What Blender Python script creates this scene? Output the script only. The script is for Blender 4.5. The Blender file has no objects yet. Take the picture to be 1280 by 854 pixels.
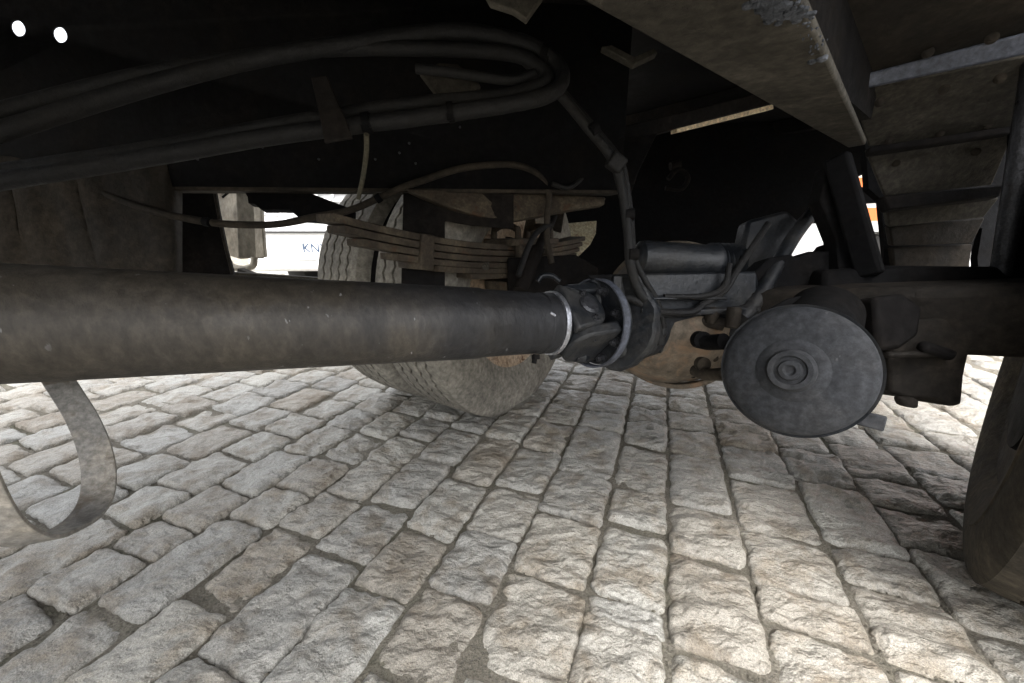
import bpy, bmesh, math, random
from mathutils import Vector, noise
from math import radians, sin, cos, tan, pi, atan2
random.seed(7)
R = random.random

# ------------------------------------------------------------------ camera, world, sun, exposure
CAMH = 0.70
FPX = 480.0
PITCH = radians(15.9)
scene = bpy.context.scene
cam_d = bpy.data.cameras.new('camera')
cam_d.sensor_width = 36.0
cam_d.lens = 36.0 * FPX / 1280.0
cam_d.clip_start = 0.02
cam_d.clip_end = 2000
cam = bpy.data.objects.new('camera', cam_d)
scene.collection.objects.link(cam)
cam.location = (0, 0, CAMH)
cam.rotation_euler = (pi / 2 - PITCH, 0, 0)
scene.camera = cam

SUN_EL, SUN_YAW = 66.0, 176.0        # yaw: compass from +Y towards +X, where the sun stands
world = bpy.data.worlds.new('World')
scene.world = world
world.use_nodes = True
wn = world.node_tree
bg = wn.nodes['Background']
sky = wn.nodes.new('ShaderNodeTexSky')
sky.sky_type = 'NISHITA'
sky.sun_disc = False
sky.sun_elevation = radians(SUN_EL)
sky.sun_rotation = radians(SUN_YAW)
sky.air_density = 1.0
sky.dust_density = 6.0
sky.ozone_density = 0.6
hs = wn.nodes.new('ShaderNodeHueSaturation')      # an overcast, nearly neutral sky
hs.inputs['Saturation'].default_value = 0.2
wn.links.new(sky.outputs[0], hs.inputs['Color'])
wn.links.new(hs.outputs[0], bg.inputs[0])
bg.inputs[1].default_value = 0.15
sun_d = bpy.data.lights.new('sun', 'SUN')
sun_d.energy = 0.5
sun_d.angle = radians(40)
sun_d.color = (1.0, 0.98, 0.95)
sun = bpy.data.objects.new('sun', sun_d)
scene.collection.objects.link(sun)
_sd = Vector((sin(radians(SUN_YAW)) * cos(radians(SUN_EL)), cos(radians(SUN_YAW)) * cos(radians(SUN_EL)), sin(radians(SUN_EL))))
sun.rotation_euler = _sd.to_track_quat('Z', 'Y').to_euler()
scene.view_settings.view_transform = 'Standard'
scene.view_settings.look = 'None'
scene.view_settings.gamma = 1
scene.view_settings.exposure = 2.38
scene.cycles.max_bounces = 8
scene.cycles.diffuse_bounces = 6


# ------------------------------------------------------------------ measuring helpers
def W(px, py, z):
    """a point z metres out along the viewing axis that was measured at (px, py) in the photograph"""
    xc = (px - 640) / FPX * z
    yc = -(py - 427) / FPX * z
    return Vector((xc, z * cos(PITCH) + yc * sin(PITCH), CAMH + yc * cos(PITCH) - z * sin(PITCH)))


def G(px, py, h):
    """the measured point on the level plane at height h"""
    d = W(px, py, 1.0) - Vector((0, 0, CAMH))
    return Vector((0, 0, CAMH)) + d * ((h - CAMH) / d.z)


def lerp(a, b, t):
    return a + (b - a) * t


# ------------------------------------------------------------------ materials
def new_mat(name):
    m = bpy.data.materials.new(name)
    m.use_nodes = True
    nt = m.node_tree
    return m, nt, nt.nodes['Principled BSDF']


def N(nt, typ, **kw):
    n = nt.nodes.new(typ)
    for k, v in kw.items():
        setattr(n, k, v)
    return n


def nz(nt, co, scale, detail=4, rough=0.55, dist=0.0):
    n = N(nt, 'ShaderNodeTexNoise')
    n.inputs['Scale'].default_value = scale
    n.inputs['Detail'].default_value = detail
    n.inputs['Roughness'].default_value = rough
    n.inputs['Distortion'].default_value = dist
    nt.links.new(co, n.inputs['Vector'])
    return n.outputs['Fac']


def ramp(nt, fac, stops):
    r = N(nt, 'ShaderNodeValToRGB')
    e = r.color_ramp.elements
    while len(e) > 1:
        e.remove(e[-1])
    e[0].position = stops[0][0]
    e[0].color = (*stops[0][1], 1)
    for p, c in stops[1:]:
        x = e.new(p)
        x.color = (*c, 1)
    nt.links.new(fac, r.inputs[0])
    return r.outputs[0]


def mixc(nt, fac, a, b, mode='MIX'):
    m = N(nt, 'ShaderNodeMix', data_type='RGBA', blend_type=mode)
    if isinstance(fac, float):
        m.inputs[0].default_value = fac
    else:
        nt.links.new(fac, m.inputs[0])
    for i, v in ((6, a), (7, b)):
        if isinstance(v, tuple):
            m.inputs[i].default_value = (*v, 1)
        else:
            nt.links.new(v, m.inputs[i])
    return m.outputs[2]


def g3(v):
    return (v, v, v)


def bump(nt, h, strength, dist, prev=None):
    b = N(nt, 'ShaderNodeBump')
    b.inputs['Strength'].default_value = strength
    b.inputs['Distance'].default_value = dist
    nt.links.new(h, b.inputs['Height'])
    if prev is not None:
        nt.links.new(prev, b.inputs['Normal'])
    return b.outputs['Normal']


def grime(name, base, dust, rust=None, rough=0.6, metal=0.0, scale=8.0, dustiness=0.5, bumps=0.4, spec=0.4, stretch=(1, 1, 1), chips=0.0, xdust=False):
    m, nt, bs = new_mat(name)
    geo = N(nt, 'ShaderNodeNewGeometry')
    mp = N(nt, 'ShaderNodeMapping')
    mp.inputs['Scale'].default_value = stretch
    nt.links.new(geo.outputs['Position'], mp.inputs[0])
    co = mp.outputs[0]
    f1 = nz(nt, co, scale, 8, 0.65, 0.3)
    lo, hi = 0.62 - 0.3 * dustiness, 0.85 - 0.25 * dustiness
    mask = ramp(nt, f1, [(lo, g3(0)), (hi, g3(1))])
    if xdust:                                   # road dust caked on the forward half of the shaft
        sx = N(nt, 'ShaderNodeSeparateXYZ')
        nt.links.new(geo.outputs['Position'], sx.inputs[0])
        ma = N(nt, 'ShaderNodeMath', operation='MULTIPLY_ADD')
        nt.links.new(f1, ma.inputs[0])
        ma.inputs[1].default_value = 0.9
        nt.links.new(sx.outputs['X'], ma.inputs[2])
        mask = ramp(nt, ma.outputs[0], [(0.0, g3(1)), (0.18, g3(0.75)), (0.30, g3(0.35)), (0.45, g3(0.1)), (0.62, g3(0))])
    col = mixc(nt, mask, base, dust)
    f2 = nz(nt, co, scale * 9, 6, 0.7)
    col = mixc(nt, 0.75, col, ramp(nt, f2, [(0.28, g3(0.3)), (0.5, g3(0.9)), (0.72, g3(1.7))]), 'MULTIPLY')
    fl = nz(nt, co, scale * 0.35, 3, 0.6)
    col = mixc(nt, 0.7, col, ramp(nt, fl, [(0.35, g3(0.75)), (0.65, g3(1.2))]), 'MULTIPLY')
    if rust:
        f3 = nz(nt, co, scale * 2.3, 7, 0.7, 0.6)
        rm = ramp(nt, f3, [(0.55, g3(0)), (0.66, g3(1))])
        col = mixc(nt, rm, col, rust)
    if chips:
        mc = N(nt, 'ShaderNodeMapping')
        mc.inputs['Scale'].default_value = (1, 1, 0.35)
        mc.inputs['Rotation'].default_value = (0.4, 0.3, 0.2)
        nt.links.new(geo.outputs['Position'], mc.inputs[0])
        fcp = nz(nt, mc.outputs[0], 75, 3, 0.6)
        fc2_ = nz(nt, geo.outputs['Position'], 9, 2, 0.5)
        a_ = ramp(nt, fcp, [(0.685, g3(0)), (0.715, g3(1))])
        b_ = ramp(nt, fc2_, [(0.52, g3(0)), (0.60, g3(chips))])
        mm = mixc(nt, 1.0, a_, b_, 'MULTIPLY')
        col = mixc(nt, mm, col, (0.30, 0.30, 0.31))
    nt.links.new(col, bs.inputs['Base Color'])
    rr = ramp(nt, f1, [(0.3, g3(max(0, rough - 0.15))), (0.7, g3(min(1, rough + 0.2)))])
    nt.links.new(rr, bs.inputs['Roughness'])
    bs.inputs['Metallic'].default_value = metal
    bs.inputs['Specular IOR Level'].default_value = spec
    if bumps:
        b1 = bump(nt, f2, bumps, 0.003)
        f4 = nz(nt, co, scale * 2, 4, 0.6)
        b2 = bump(nt, f4, bumps * 0.6, 0.01, b1)
        nt.links.new(b2, bs.inputs['Normal'])
    return m


M = {}
M['shaft'] = grime('propshaft_paint', (0.0105, 0.011, 0.013), (0.046, 0.039, 0.030), None, 0.5, 0, 9, 0.5, 0.5, 0.4, (1.0, 1.0, 0.5), 0.6, True)
M['black'] = grime('grimy_black_steel', (0.0054, 0.0054, 0.00585), (0.0108, 0.009448, 0.008552), None, 0.8, 0, 7, 0.5, 0.5, 0.08)
M['dark'] = grime('dark_frame_paint', (0.00765, 0.007013, 0.007013), (0.01912, 0.01594, 0.01339), None, 0.8, 0, 6, 0.6, 0.5, 0.08)
M['brown'] = grime('muddy_brown_steel', (0.02159, 0.01778, 0.01361), (0.04933, 0.04018, 0.03025), None, 0.8, 0, 6, 0.6, 0.8, 0.2)
M['tan'] = grime('dusty_underbody_panel', (0.04399, 0.0393, 0.03114), (0.08066, 0.07258, 0.05916), None, 0.85, 0, 8, 0.6, 0.8, 0.2)
M['axle'] = grime('dark_axle_steel', (0.0126, 0.0108, 0.009), (0.0306, 0.0252, 0.0198), None, 0.8, 0, 8, 0.5, 0.6, 0.15)
M['disc'] = grime('grey_chamber_paint', (0.030, 0.032, 0.036), (0.046, 0.046, 0.047), None, 0.8, 0, 9, 0.45, 0.3, 0.2, (1, 1, 1), 0.35)
M['casting'] = grime('oily_casting', (0.01127, 0.01316, 0.01611), (0.03757, 0.03592, 0.0333), None, 0.45, 0.1, 12, 0.5, 0.4, 0.4)
M['rustcast'] = grime('dusty_housing_casting', (0.085, 0.070, 0.053), (0.17, 0.135, 0.10), (0.17, 0.115, 0.075), 0.7, 0, 5, 0.6, 0.35, 0.3)
M['rust'] = grime('rusted_spring_steel', (0.04361, 0.03411, 0.02441), (0.1163, 0.09555, 0.06759), (0.06782, 0.03897, 0.02254), 0.8, 0, 12, 0.5, 0.15, 0.25, (1, 1, 1))
M['palerust'] = grime('pale_flaking_plate', (0.42, 0.37, 0.25), (0.5, 0.46, 0.34), (0.18, 0.10, 0.06), 0.8, 0, 14, 0.6, 0.6, 0.2)
M['hose'] = grime('dusty_rubber_hose', (0.006634, 0.006634, 0.006895), (0.0143, 0.01327, 0.01174), None, 0.7, 0, 14, 0.6, 0.5, 0.3)
M['hose_dark'] = grime('old_black_hose', (0.01001, 0.01001, 0.01047), (0.02464, 0.0231, 0.02156), None, 0.85, 0, 14, 0.6, 0.6, 0.1)
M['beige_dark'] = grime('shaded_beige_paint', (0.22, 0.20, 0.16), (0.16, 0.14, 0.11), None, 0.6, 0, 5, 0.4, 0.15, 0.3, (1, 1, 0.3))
M['cable'] = grime('pale_dusty_cable', (0.063, 0.0595, 0.042), (0.098, 0.084, 0.056), None, 0.7, 0, 14, 0.6, 0.4, 0.3)
M['steel'] = grime('scuffed_bare_steel', (0.32, 0.33, 0.36), (0.16, 0.15, 0.14), None, 0.35, 0.8, 20, 0.4, 0.3, 0.5)
M['bolt'] = grime('worn_bolt_heads', (0.049, 0.0504, 0.056), (0.021, 0.0196, 0.0182), None, 0.4, 0.6, 30, 0.4, 0.4, 0.5)
M['strap'] = grime('grey_steel_strap', (0.19, 0.182, 0.168), (0.28, 0.25, 0.205), (0.12, 0.10, 0.08), 0.5, 0.15, 16, 0.5, 0.25, 0.4)
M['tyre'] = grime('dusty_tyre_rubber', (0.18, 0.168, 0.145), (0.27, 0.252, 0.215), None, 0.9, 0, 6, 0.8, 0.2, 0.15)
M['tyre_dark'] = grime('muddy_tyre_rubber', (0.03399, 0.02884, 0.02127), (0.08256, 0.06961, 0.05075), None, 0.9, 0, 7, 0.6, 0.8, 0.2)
M['rim'] = grime('copper_brown_rim', (0.34, 0.25, 0.17), (0.42, 0.35, 0.27), (0.10, 0.05, 0.03), 0.7, 0, 9, 0.5, 0.4, 0.2)
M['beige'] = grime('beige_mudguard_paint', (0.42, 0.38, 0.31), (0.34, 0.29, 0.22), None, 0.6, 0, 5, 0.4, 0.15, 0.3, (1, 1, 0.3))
M['edge'] = grime('blue_grey_edge_paint', (0.06705, 0.07315, 0.09145), (0.05485, 0.05605, 0.0634), None, 0.6, 0, 10, 0.4, 0.4, 0.3)
M['orange'] = grime('painted_edge_light', (0.92, 0.74, 0.50), (0.88, 0.64, 0.40), None, 0.6, 0, 10, 0.4, 0.2, 0.3)  # pale warm colour that paints light onto the cross member edge
M['fluff'] = grime('frosty_sealant', (0.06, 0.065, 0.075), (0.13, 0.14, 0.16), None, 0.9, 0, 22, 0.6, 1.0, 0.2)


def plain(name, c, rough=0.4, metal=0.0, coat=0.0):
    m, nt, bs = new_mat(name)
    geo = N(nt, 'ShaderNodeNewGeometry')
    f = nz(nt, geo.outputs['Position'], 3.0, 6, 0.6)
    col = mixc(nt, 0.6, c, ramp(nt, f, [(0.3, g3(0.8)), (0.7, g3(1.1))]), 'MULTIPLY')
    nt.links.new(col, bs.inputs['Base Color'])
    bs.inputs['Roughness'].default_value = rough
    bs.inputs['Metallic'].default_value = metal
    bs.inputs['Coat Weight'].default_value = coat
    return m


M['white'] = plain('white_car_paint', (0.80, 0.80, 0.80), 0.35, 0, 0.5)
M['silver'] = plain('silver_grille', (0.55, 0.56, 0.57), 0.35, 0.3)
M['grey'] = plain('grey_mesh', (0.36, 0.37, 0.37), 0.6)
M['glass'] = plain('dark_car_glass', (0.03, 0.035, 0.04), 0.08)
M['navy'] = plain('dark_blue_print', (0.03, 0.06, 0.12), 0.5)
M['vorange'] = plain('orange_van_stripe', (0.80, 0.22, 0.06), 0.4)
M['red'] = plain('red_lens', (0.60, 0.03, 0.04), 0.25)
M['lens'] = plain('clear_lens', (0.6, 0.6, 0.6), 0.15)
M['rubber'] = plain('vehicle_rubber', (0.035, 0.034, 0.033), 0.85)
M['trim'] = plain('black_trim', (0.03, 0.03, 0.03), 0.6)


def stone_mat(single):
    m, nt, bs = new_mat('granite_sett' if single else 'granite_setts_far')
    geo = N(nt, 'ShaderNodeNewGeometry')
    pos = geo.outputs['Position']
    if single:
        oi = N(nt, 'ShaderNodeObjectInfo')
        rnd = oi.outputs['Random']
    else:
        rnd = nz(nt, pos, 2.5, 2, 0.5)
    base = ramp(nt, rnd, [(0.0, (0.242, 0.221, 0.185)), (0.2, (0.32, 0.304, 0.267)), (0.4, (0.262, 0.255, 0.233)),
                          (0.6, (0.345, 0.332, 0.294)), (0.8, (0.258, 0.231, 0.188)), (1.0, (0.299, 0.293, 0.268))])
    f1 = nz(nt, pos, 14, 8, 0.62, 0.4)
    stain = ramp(nt, f1, [(0.36, (0.68, 0.61, 0.53)), (0.52, (1.0, 1.0, 1.0)), (0.75, (1.14, 1.15, 1.16))])
    col = mixc(nt, 0.85, base, stain, 'MULTIPLY')
    f2 = nz(nt, pos, 150, 5, 0.7)
    col = mixc(nt, 0.8, col, ramp(nt, f2, [(0.25, g3(0.55)), (0.5, g3(1.0)), (0.75, g3(1.25))]), 'MULTIPLY')
    f5 = nz(nt, pos, 520, 2, 0.6)
    col = mixc(nt, 0.7, col, ramp(nt, f5, [(0.33, g3(0.5)), (0.5, g3(1.0)), (0.68, g3(1.5))]), 'MULTIPLY')
    # mud settled low on the flanks of each stone
    sx = N(nt, 'ShaderNodeSeparateXYZ')
    nt.links.new(pos, sx.inputs[0])
    fz = N(nt, 'ShaderNodeMath', operation='MULTIPLY_ADD')
    nt.links.new(f1, fz.inputs[0])
    fz.inputs[1].default_value = 0.016
    nt.links.new(sx.outputs['Z'], fz.inputs[2])
    md = ramp(nt, fz.outputs[0], [(0.019, g3(1)), (0.028, g3(0))])
    col = mixc(nt, md, col, (0.20, 0.175, 0.125))
    nt.links.new(col, bs.inputs['Base Color'])
    bs.inputs['Specular IOR Level'].default_value = 0.5
    rr = ramp(nt, f1, [(0.3, g3(0.62)), (0.6, g3(0.42)), (0.8, g3(0.34))])
    nt.links.new(rr, bs.inputs['Roughness'])
    mp = N(nt, 'ShaderNodeMapping')
    mp.inputs['Rotation'].default_value = (0, 0, radians(20))
    mp.inputs['Scale'].default_value = (1.0, 1.45, 1.5)
    nt.links.new(pos, mp.inputs[0])
    h1 = nz(nt, mp.outputs[0], 24, 4, 0.5, 0.15)
    b = bump(nt, h1, 1.0, 0.023)
    b = bump(nt, f2, 0.7, 0.004, b)
    nt.links.new(b, bs.inputs['Normal'])
    return m


M['sett'] = stone_mat(True)
M['setts'] = stone_mat(False)


def ground_mat():
    m, nt, bs = new_mat('sandy_joint_soil')
    geo = N(nt, 'ShaderNodeNewGeometry')
    pos = geo.outputs['Position']
    f = nz(nt, pos, 6, 6, 0.6)
    col = ramp(nt, f, [(0.3, (0.12, 0.108, 0.08)), (0.5, (0.18, 0.163, 0.13)), (0.7, (0.26, 0.237, 0.195))])
    fm = nz(nt, pos, 5, 4, 0.65)
    col = mixc(nt, ramp(nt, fm, [(0.50, g3(0)), (0.66, g3(0.5))]), col, (0.085, 0.088, 0.05))
    f2 = nz(nt, pos, 200, 4, 0.75)
    col = mixc(nt, 0.9, col, ramp(nt, f2, [(0.3, g3(0.4)), (0.5, g3(1)), (0.72, g3(1.6))]), 'MULTIPLY')
    nt.links.new(col, bs.inputs['Base Color'])
    bs.inputs['Roughness'].default_value = 0.9
    b = bump(nt, f2, 1.0, 0.010)
    nt.links.new(b, bs.inputs['Normal'])
    return m


M['soil'] = ground_mat()


# ------------------------------------------------------------------ mesh helpers
def merge(parts):
    V, Fc = [], []
    for v, f in parts:
        o = len(V)
        V += v
        Fc += [tuple(i + o for i in q) for q in f]
    return V, Fc


def obj(name, parts, mat, parent=None, bevel=0.0, sharp=35, origin=None, mesh_only=False):
    if isinstance(parts, tuple):
        parts = [parts]
    V, Fc = merge(parts)
    V = [Vector(v) for v in V]
    if origin is None:
        mn = Vector((min(v.x for v in V), min(v.y for v in V), min(v.z for v in V)))
        mx = Vector((max(v.x for v in V), max(v.y for v in V), max(v.z for v in V)))
        origin = (mn + mx) / 2
    me = bpy.data.meshes.new(name)
    me.from_pydata([tuple(v - origin) for v in V], [], Fc)
    me.validate()
    bm = bmesh.new()
    bm.from_mesh(me)
    bmesh.ops.recalc_face_normals(bm, faces=bm.faces)
    bm.to_mesh(me)
    bm.free()
    me.shade_smooth()
    me.set_sharp_from_angle(angle=radians(sharp))
    me.materials.append(mat)
    o = bpy.data.objects.new(name, me)
    scene.collection.objects.link(o)
    if parent is not None:
        o.parent = parent
        p, off = parent, Vector((0, 0, 0))
        while p is not None:
            off += Vector(p.location)
            p = p.parent
        o.location = origin - off
    else:
        o.location = origin
    if bevel:
        md = o.modifiers.new('bevel', 'BEVEL')
        md.width = bevel
        md.segments = 2
        md.limit_method = 'ANGLE'
        md.angle_limit = radians(40)
    return o


def frame(d, up=None):
    d = d.normalized()
    u = Vector(up) if up is not None else Vector((0, 0, 1))
    if abs(d.dot(u)) > 0.98:
        u = Vector((0, 1, 0))
    s = d.cross(u).normalized()
    return d, s, s.cross(d).normalized()


def catmull(pts, n=8):
    P = [Vector(p) for p in pts]
    P = [P[0] * 2 - P[1]] + P + [P[-1] * 2 - P[-2]]
    out = []
    for i in range(1, len(P) - 2):
        a, b, c, d = P[i - 1:i + 3]
        for k in range(n):
            t = k / n
            out.append(0.5 * ((2 * b) + (c - a) * t + (2 * a - 5 * b + 4 * c - d) * t * t + (3 * b - a - 3 * c + d) * t ** 3))
    out.append(P[-2])
    return out


def tube(pts, r, seg=12, n=8, spline=True, wob=0.0):
    P = catmull(pts, n) if spline else [Vector(p) for p in pts]
    V, Fc = [], []
    s = None
    for i, p in enumerate(P):
        d = (P[min(i + 1, len(P) - 1)] - P[max(i - 1, 0)]).normalized()
        if s is None:
            _, s, u = frame(d)
        s = (s - d * s.dot(d)).normalized()
        u = d.cross(s)
        rr = r[min(int(i / (len(P) - 1) * (len(r) - 1) + .5), len(r) - 1)] if isinstance(r, (list, tuple)) else r
        for k in range(seg):
            a = 2 * pi * k / seg
            q = rr * (1 + wob * noise.noise(p * 25 + Vector((cos(a), sin(a), 0))))
            V.append(p + s * cos(a) * q + u * sin(a) * q)
    for i in range(len(P) - 1):
        for k in range(seg):
            k2 = (k + 1) % seg
            Fc.append((i * seg + k, i * seg + k2, (i + 1) * seg + k2, (i + 1) * seg + k))
    Fc.append(tuple(range(seg))[::-1])
    Fc.append(tuple((len(P) - 1) * seg + k for k in range(seg)))
    return V, Fc


def lathe(profile, o, axis, seg=48, closed=False, zig=0.0, amp=0.0, sz=1.0):
    """profile: (along, radius[, zigzag flag]) round axis through o; sz squashes the vertical"""
    d, s, u = frame(Vector(axis))
    o = Vector(o)
    V, Fc = [], []
    n = len(profile)
    for k in range(seg):
        a = 2 * pi * k / seg
        for p in profile:
            al = p[0]
            if zig and len(p) > 2 and p[2]:
                al += zig * (1 if k % 2 else -1)
            rr = p[1]
            q = o + d * al + s * cos(a) * rr + u * sin(a) * rr * sz
            if amp:
                q += (q - o).normalized() * amp * noise.fractal(q * 14, 1.0, 2.0, 3)
            V.append(q)
    m = n if closed else n - 1
    for k in range(seg):
        k2 = (k + 1) % seg
        for i in range(m):
            i2 = (i + 1) % n
            Fc.append((k * n + i, k * n + i2, k2 * n + i2, k2 * n + i))
    if not closed:
        if profile[0][1] > 1e-5:
            Fc.append(tuple(k * n for k in range(seg)))
        if profile[-1][1] > 1e-5:
            Fc.append(tuple(k * n + n - 1 for k in range(seg))[::-1])
    return V, Fc


def cyl(p0, p1, r, seg=20, r2=None):
    p0, p1 = Vector(p0), Vector(p1)
    return lathe([(0, r), ((p1 - p0).length, r if r2 is None else r2)], p0, p1 - p0, seg)


def box(p0, p1, w, h, up=(0, 0, 1)):
    p0, p1 = Vector(p0), Vector(p1)
    d, s, u = frame(p1 - p0, up)
    V = [p + s * a * w / 2 + u * b * h / 2 for p in (p0, p1) for a, b in ((-1, -1), (1, -1), (1, 1), (-1, 1))]
    return V, [(0, 1, 2, 3), (4, 7, 6, 5), (0, 4, 5, 1), (1, 5, 6, 2), (2, 6, 7, 3), (3, 7, 4, 0)]


def prism(poly, ext):
    P = [Vector(p) for p in poly]
    ext = Vector(ext)
    n = len(P)
    V = P + [p + ext for p in P]
    Fc = [tuple(range(n))[::-1], tuple(range(n, 2 * n))]
    for i in range(n):
        j = (i + 1) % n
        Fc.append((i, j, n + j, n + i))
    return V, Fc


def slab(pts, away=0.012):
    """plate through measured points (px, py, z), thickened away from where it is seen"""
    P = [W(*p) for p in pts]
    nrm = (P[1] - P[0]).cross(P[2] - P[0]).normalized()
    c = sum(P, Vector()) / len(P)
    if nrm.dot(c - Vector((0, 0, CAMH))) < 0:
        nrm = -nrm
    return prism(P, nrm * away)


def hexbolt(p, d, r=0.009, h=0.008, seg=6):
    p, d = Vector(p), Vector(d).normalized()
    return merge([cyl(p, p + d * h, r, seg), cyl(p, p + d * h * 0.25, r * 1.35, 14), cyl(p + d * h * 0.9, p + d * h * 1.6, r * 0.5, 8)])


def empty(name, loc, label, cat, group=None):
    o = bpy.data.objects.new(name, None)
    scene.collection.objects.link(o)
    o.location = loc
    o['label'] = label
    o['category'] = cat
    if group:
        o['group'] = group
    return o


# ------------------------------------------------------------------ ground and cobbles
gs = 600.0
ground = obj('ground', ([Vector((-gs, -gs, 0)), Vector((gs, -gs, 0)), Vector((gs, gs, 0)), Vector((-gs, gs, 0))], [(0, 1, 2, 3)]), M['soil'], origin=Vector((0, 0, 0)))
# a finer raised soil sheet fills the joints near the truck
sg = 60
sv, sf = [], []
for j in range(sg + 1):
    for i in range(sg + 1):
        x, y = -4 + 8 * i / sg, -2 + 8 * j / sg
        sv.append(Vector((x, y, 0.0195 + 0.006 * noise.fractal(Vector((x * 3, y * 3, 0)), 1, 2, 3))))
for j in range(sg):
    for i in range(sg):
        a = j * (sg + 1) + i
        sf.append((a, a + 1, a + sg + 2, a + sg + 1))
soil = obj('joint_soil', (sv, sf), M['soil'], ground)
soil['kind'] = 'stuff'
ground['kind'] = 'structure'

TH = radians(21.3)
CU, SU = cos(TH), sin(TH)


def uv_of(p):
    return p.x * CU - p.y * SU, p.x * SU + p.y * CU


def xy_of(u, v):
    return u * CU + v * SU, -u * SU + v * CU


def k_to_u(k):
    return uv_of(G(835 + 310 * k, 600, 0.02))[0]


ks = [-1.78, -1.55, -1.33, -1.12, -0.90, -0.69, -0.47, -0.22, 0.0, 0.24, 0.50, 0.74, 0.99]
us = [k_to_u(k) for k in ks]
rs = random.Random(11)
left = []
u = us[0]
while u > -9.0:
    u -= 0.172 * (0.88 + 0.24 * rs.random())
    left.append(u)
right = []
u = us[-1]
while u < 9.0:
    u += 0.172 * (0.9 + 0.2 * rs.random())
    right.append(u)
us = left[::-1] + us + right
K0 = len(left)
vpx = lambda x, y: uv_of(G(x, y, 0.02))[1]
known = {   # joints across a row, measured on the photograph
    K0 + 8: [vpx(870, 822), vpx(880, 703), vpx(878, 639), vpx(870, 572), vpx(860, 538)],
    K0 + 9: [vpx(1010, 795), vpx(985, 742), vpx(965, 671), vpx(945, 605), vpx(925, 562), vpx(915, 532)],
    K0 + 7: [vpx(780, 784), vpx(790, 757), vpx(795, 663), vpx(800, 617), vpx(805, 560), vpx(808, 530)],
    K0 + 6: [vpx(690, 730), vpx(700, 648), vpx(735, 596), vpx(755, 540)],
    K0 + 5: [vpx(560, 745), vpx(600, 668), vpx(640, 612), vpx(665, 562)],
    K0 + 4: [vpx(500, 760), vpx(520, 665), vpx(570, 600), vpx(600, 545)],
    K0 + 3: [vpx(400, 690), vpx(450, 622), vpx(510, 572), vpx(540, 532)],
    K0 + 10: [vpx(1140, 750), vpx(1075, 692), vpx(1040, 610), vpx(1000, 565)],
    K0 + 0: [vpx(60, 760), vpx(150, 690), vpx(200, 650), vpx(250, 600)],
    K0 + 1: [vpx(130, 770), vpx(300, 655), vpx(350, 610)],
}


def sett_mesh(u0, u1, v0, v1, n, cells_seed, lowpoly=False):
    """one hewn stone, top grid with rounded edges and its skirts, local to its own centre"""
    rr = random.Random(cells_seed)
    uc, vc = (u0 + u1) / 2, (v0 + v1) / 2
    hu, hv = (u1 - u0) / 2, (v1 - v0) / 2
    gap = 0.0008 + 0.0018 * rr.random()
    hu -= gap
    hv -= gap * 0.6
    # uneven corners
    cs = [(rr.uniform(-.004, .004), rr.uniform(-.008, .008)) for _ in range(4)]
    h0 = 0.030 + rr.uniform(-0.005, 0.006)
    tx, ty = rr.uniform(-.05, .05), rr.uniform(-.045, .045)
    off = Vector((rr.random() * 50, rr.random() * 50, rr.random() * 50))
    V, Fc = [], []
    ang = rr.uniform(-.5, .5)
    ca, sa = cos(ang), sin(ang)
    ee = 3.2 + rr.random() * 2.2
    lump = 0.006 + rr.random() * 0.005
    for j in range(n + 1):
        for i in range(n + 1):
            # denser towards the rim
            a = sin((i / n - 0.5) * pi) * 0.75 + (i / n - 0.5) * 2 * 0.25
            b = sin((j / n - 0.5) * pi) * 0.75 + (j / n - 0.5) * 2 * 0.25
            e = 13.0                                         # square rounded to a superellipse
            rad = max(abs(a), abs(b))
            if rad > 1e-6:
                q = (abs(a / rad) ** e + abs(b / rad) ** e) ** (1 / e)
                sa_, sb_ = a / q, b / q
            else:
                sa_ = sb_ = 0.0
            x, y = sa_ * hu, sb_ * hv
            w00, w10, w01, w11 = (1 - a) * (1 - b) / 4, (1 + a) * (1 - b) / 4, (1 - a) * (1 + b) / 4, (1 + a) * (1 + b) / 4
            x += w00 * cs[0][0] + w10 * cs[1][0] + w01 * cs[2][0] + w11 * cs[3][0]
            y += w00 * cs[0][1] + w10 * cs[1][1] + w01 * cs[2][1] + w11 * cs[3][1]
            P = Vector((x, y, 0)) + off
            edge = noise.fractal(P * 38, 1, 2, 3)
            x += edge * 0.005 * rad ** 4
            y += noise.fractal(P * 38 + Vector((9, 3, 1)), 1, 2, 3) * 0.0045 * rad ** 4
            px_, py_ = (x * ca + y * sa), (-x * sa + y * ca)
            z = h0 + x * tx + y * ty
            z += lump * noise.fractal(Vector((px_ * 15, py_ * 26, 0)) + off, 0.9, 2.1, 5)
            z += 0.0030 * noise.ridged_multi_fractal(Vector((px_ * 30, py_ * 60, 0)) + off, 0.9, 2.1, 3, 1.0, 2.0) * 0.7
            z -= (0.014 + 0.006 * edge) * rad ** (ee * 3.6) + 0.0025 * rad ** 2
            if rad > 0.999:
                z = -0.012
            V.append(Vector((x, y, z)))
    for j in range(n):
        for i in range(n):
            q = j * (n + 1) + i
            Fc.append((q, q + 1, q + n + 2, q + n + 1))
    # rotate from street frame to world
    V = [Vector((v.x * CU + v.y * SU, -v.x * SU + v.y * CU, v.z)) for v in V]
    cx, cy = xy_of(uc, vc)
    return V, Fc, Vector((cx, cy, 0))


def cam_px(p):
    d = p - Vector((0, 0, CAMH))
    zc = d.y * cos(PITCH) - d.z * sin(PITCH)
    yc = d.y * sin(PITCH) + d.z * cos(PITCH)
    if zc < 0.05:
        return None
    return 640 + FPX * d.x / zc, 427 - FPX * yc / zc, zc


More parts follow.
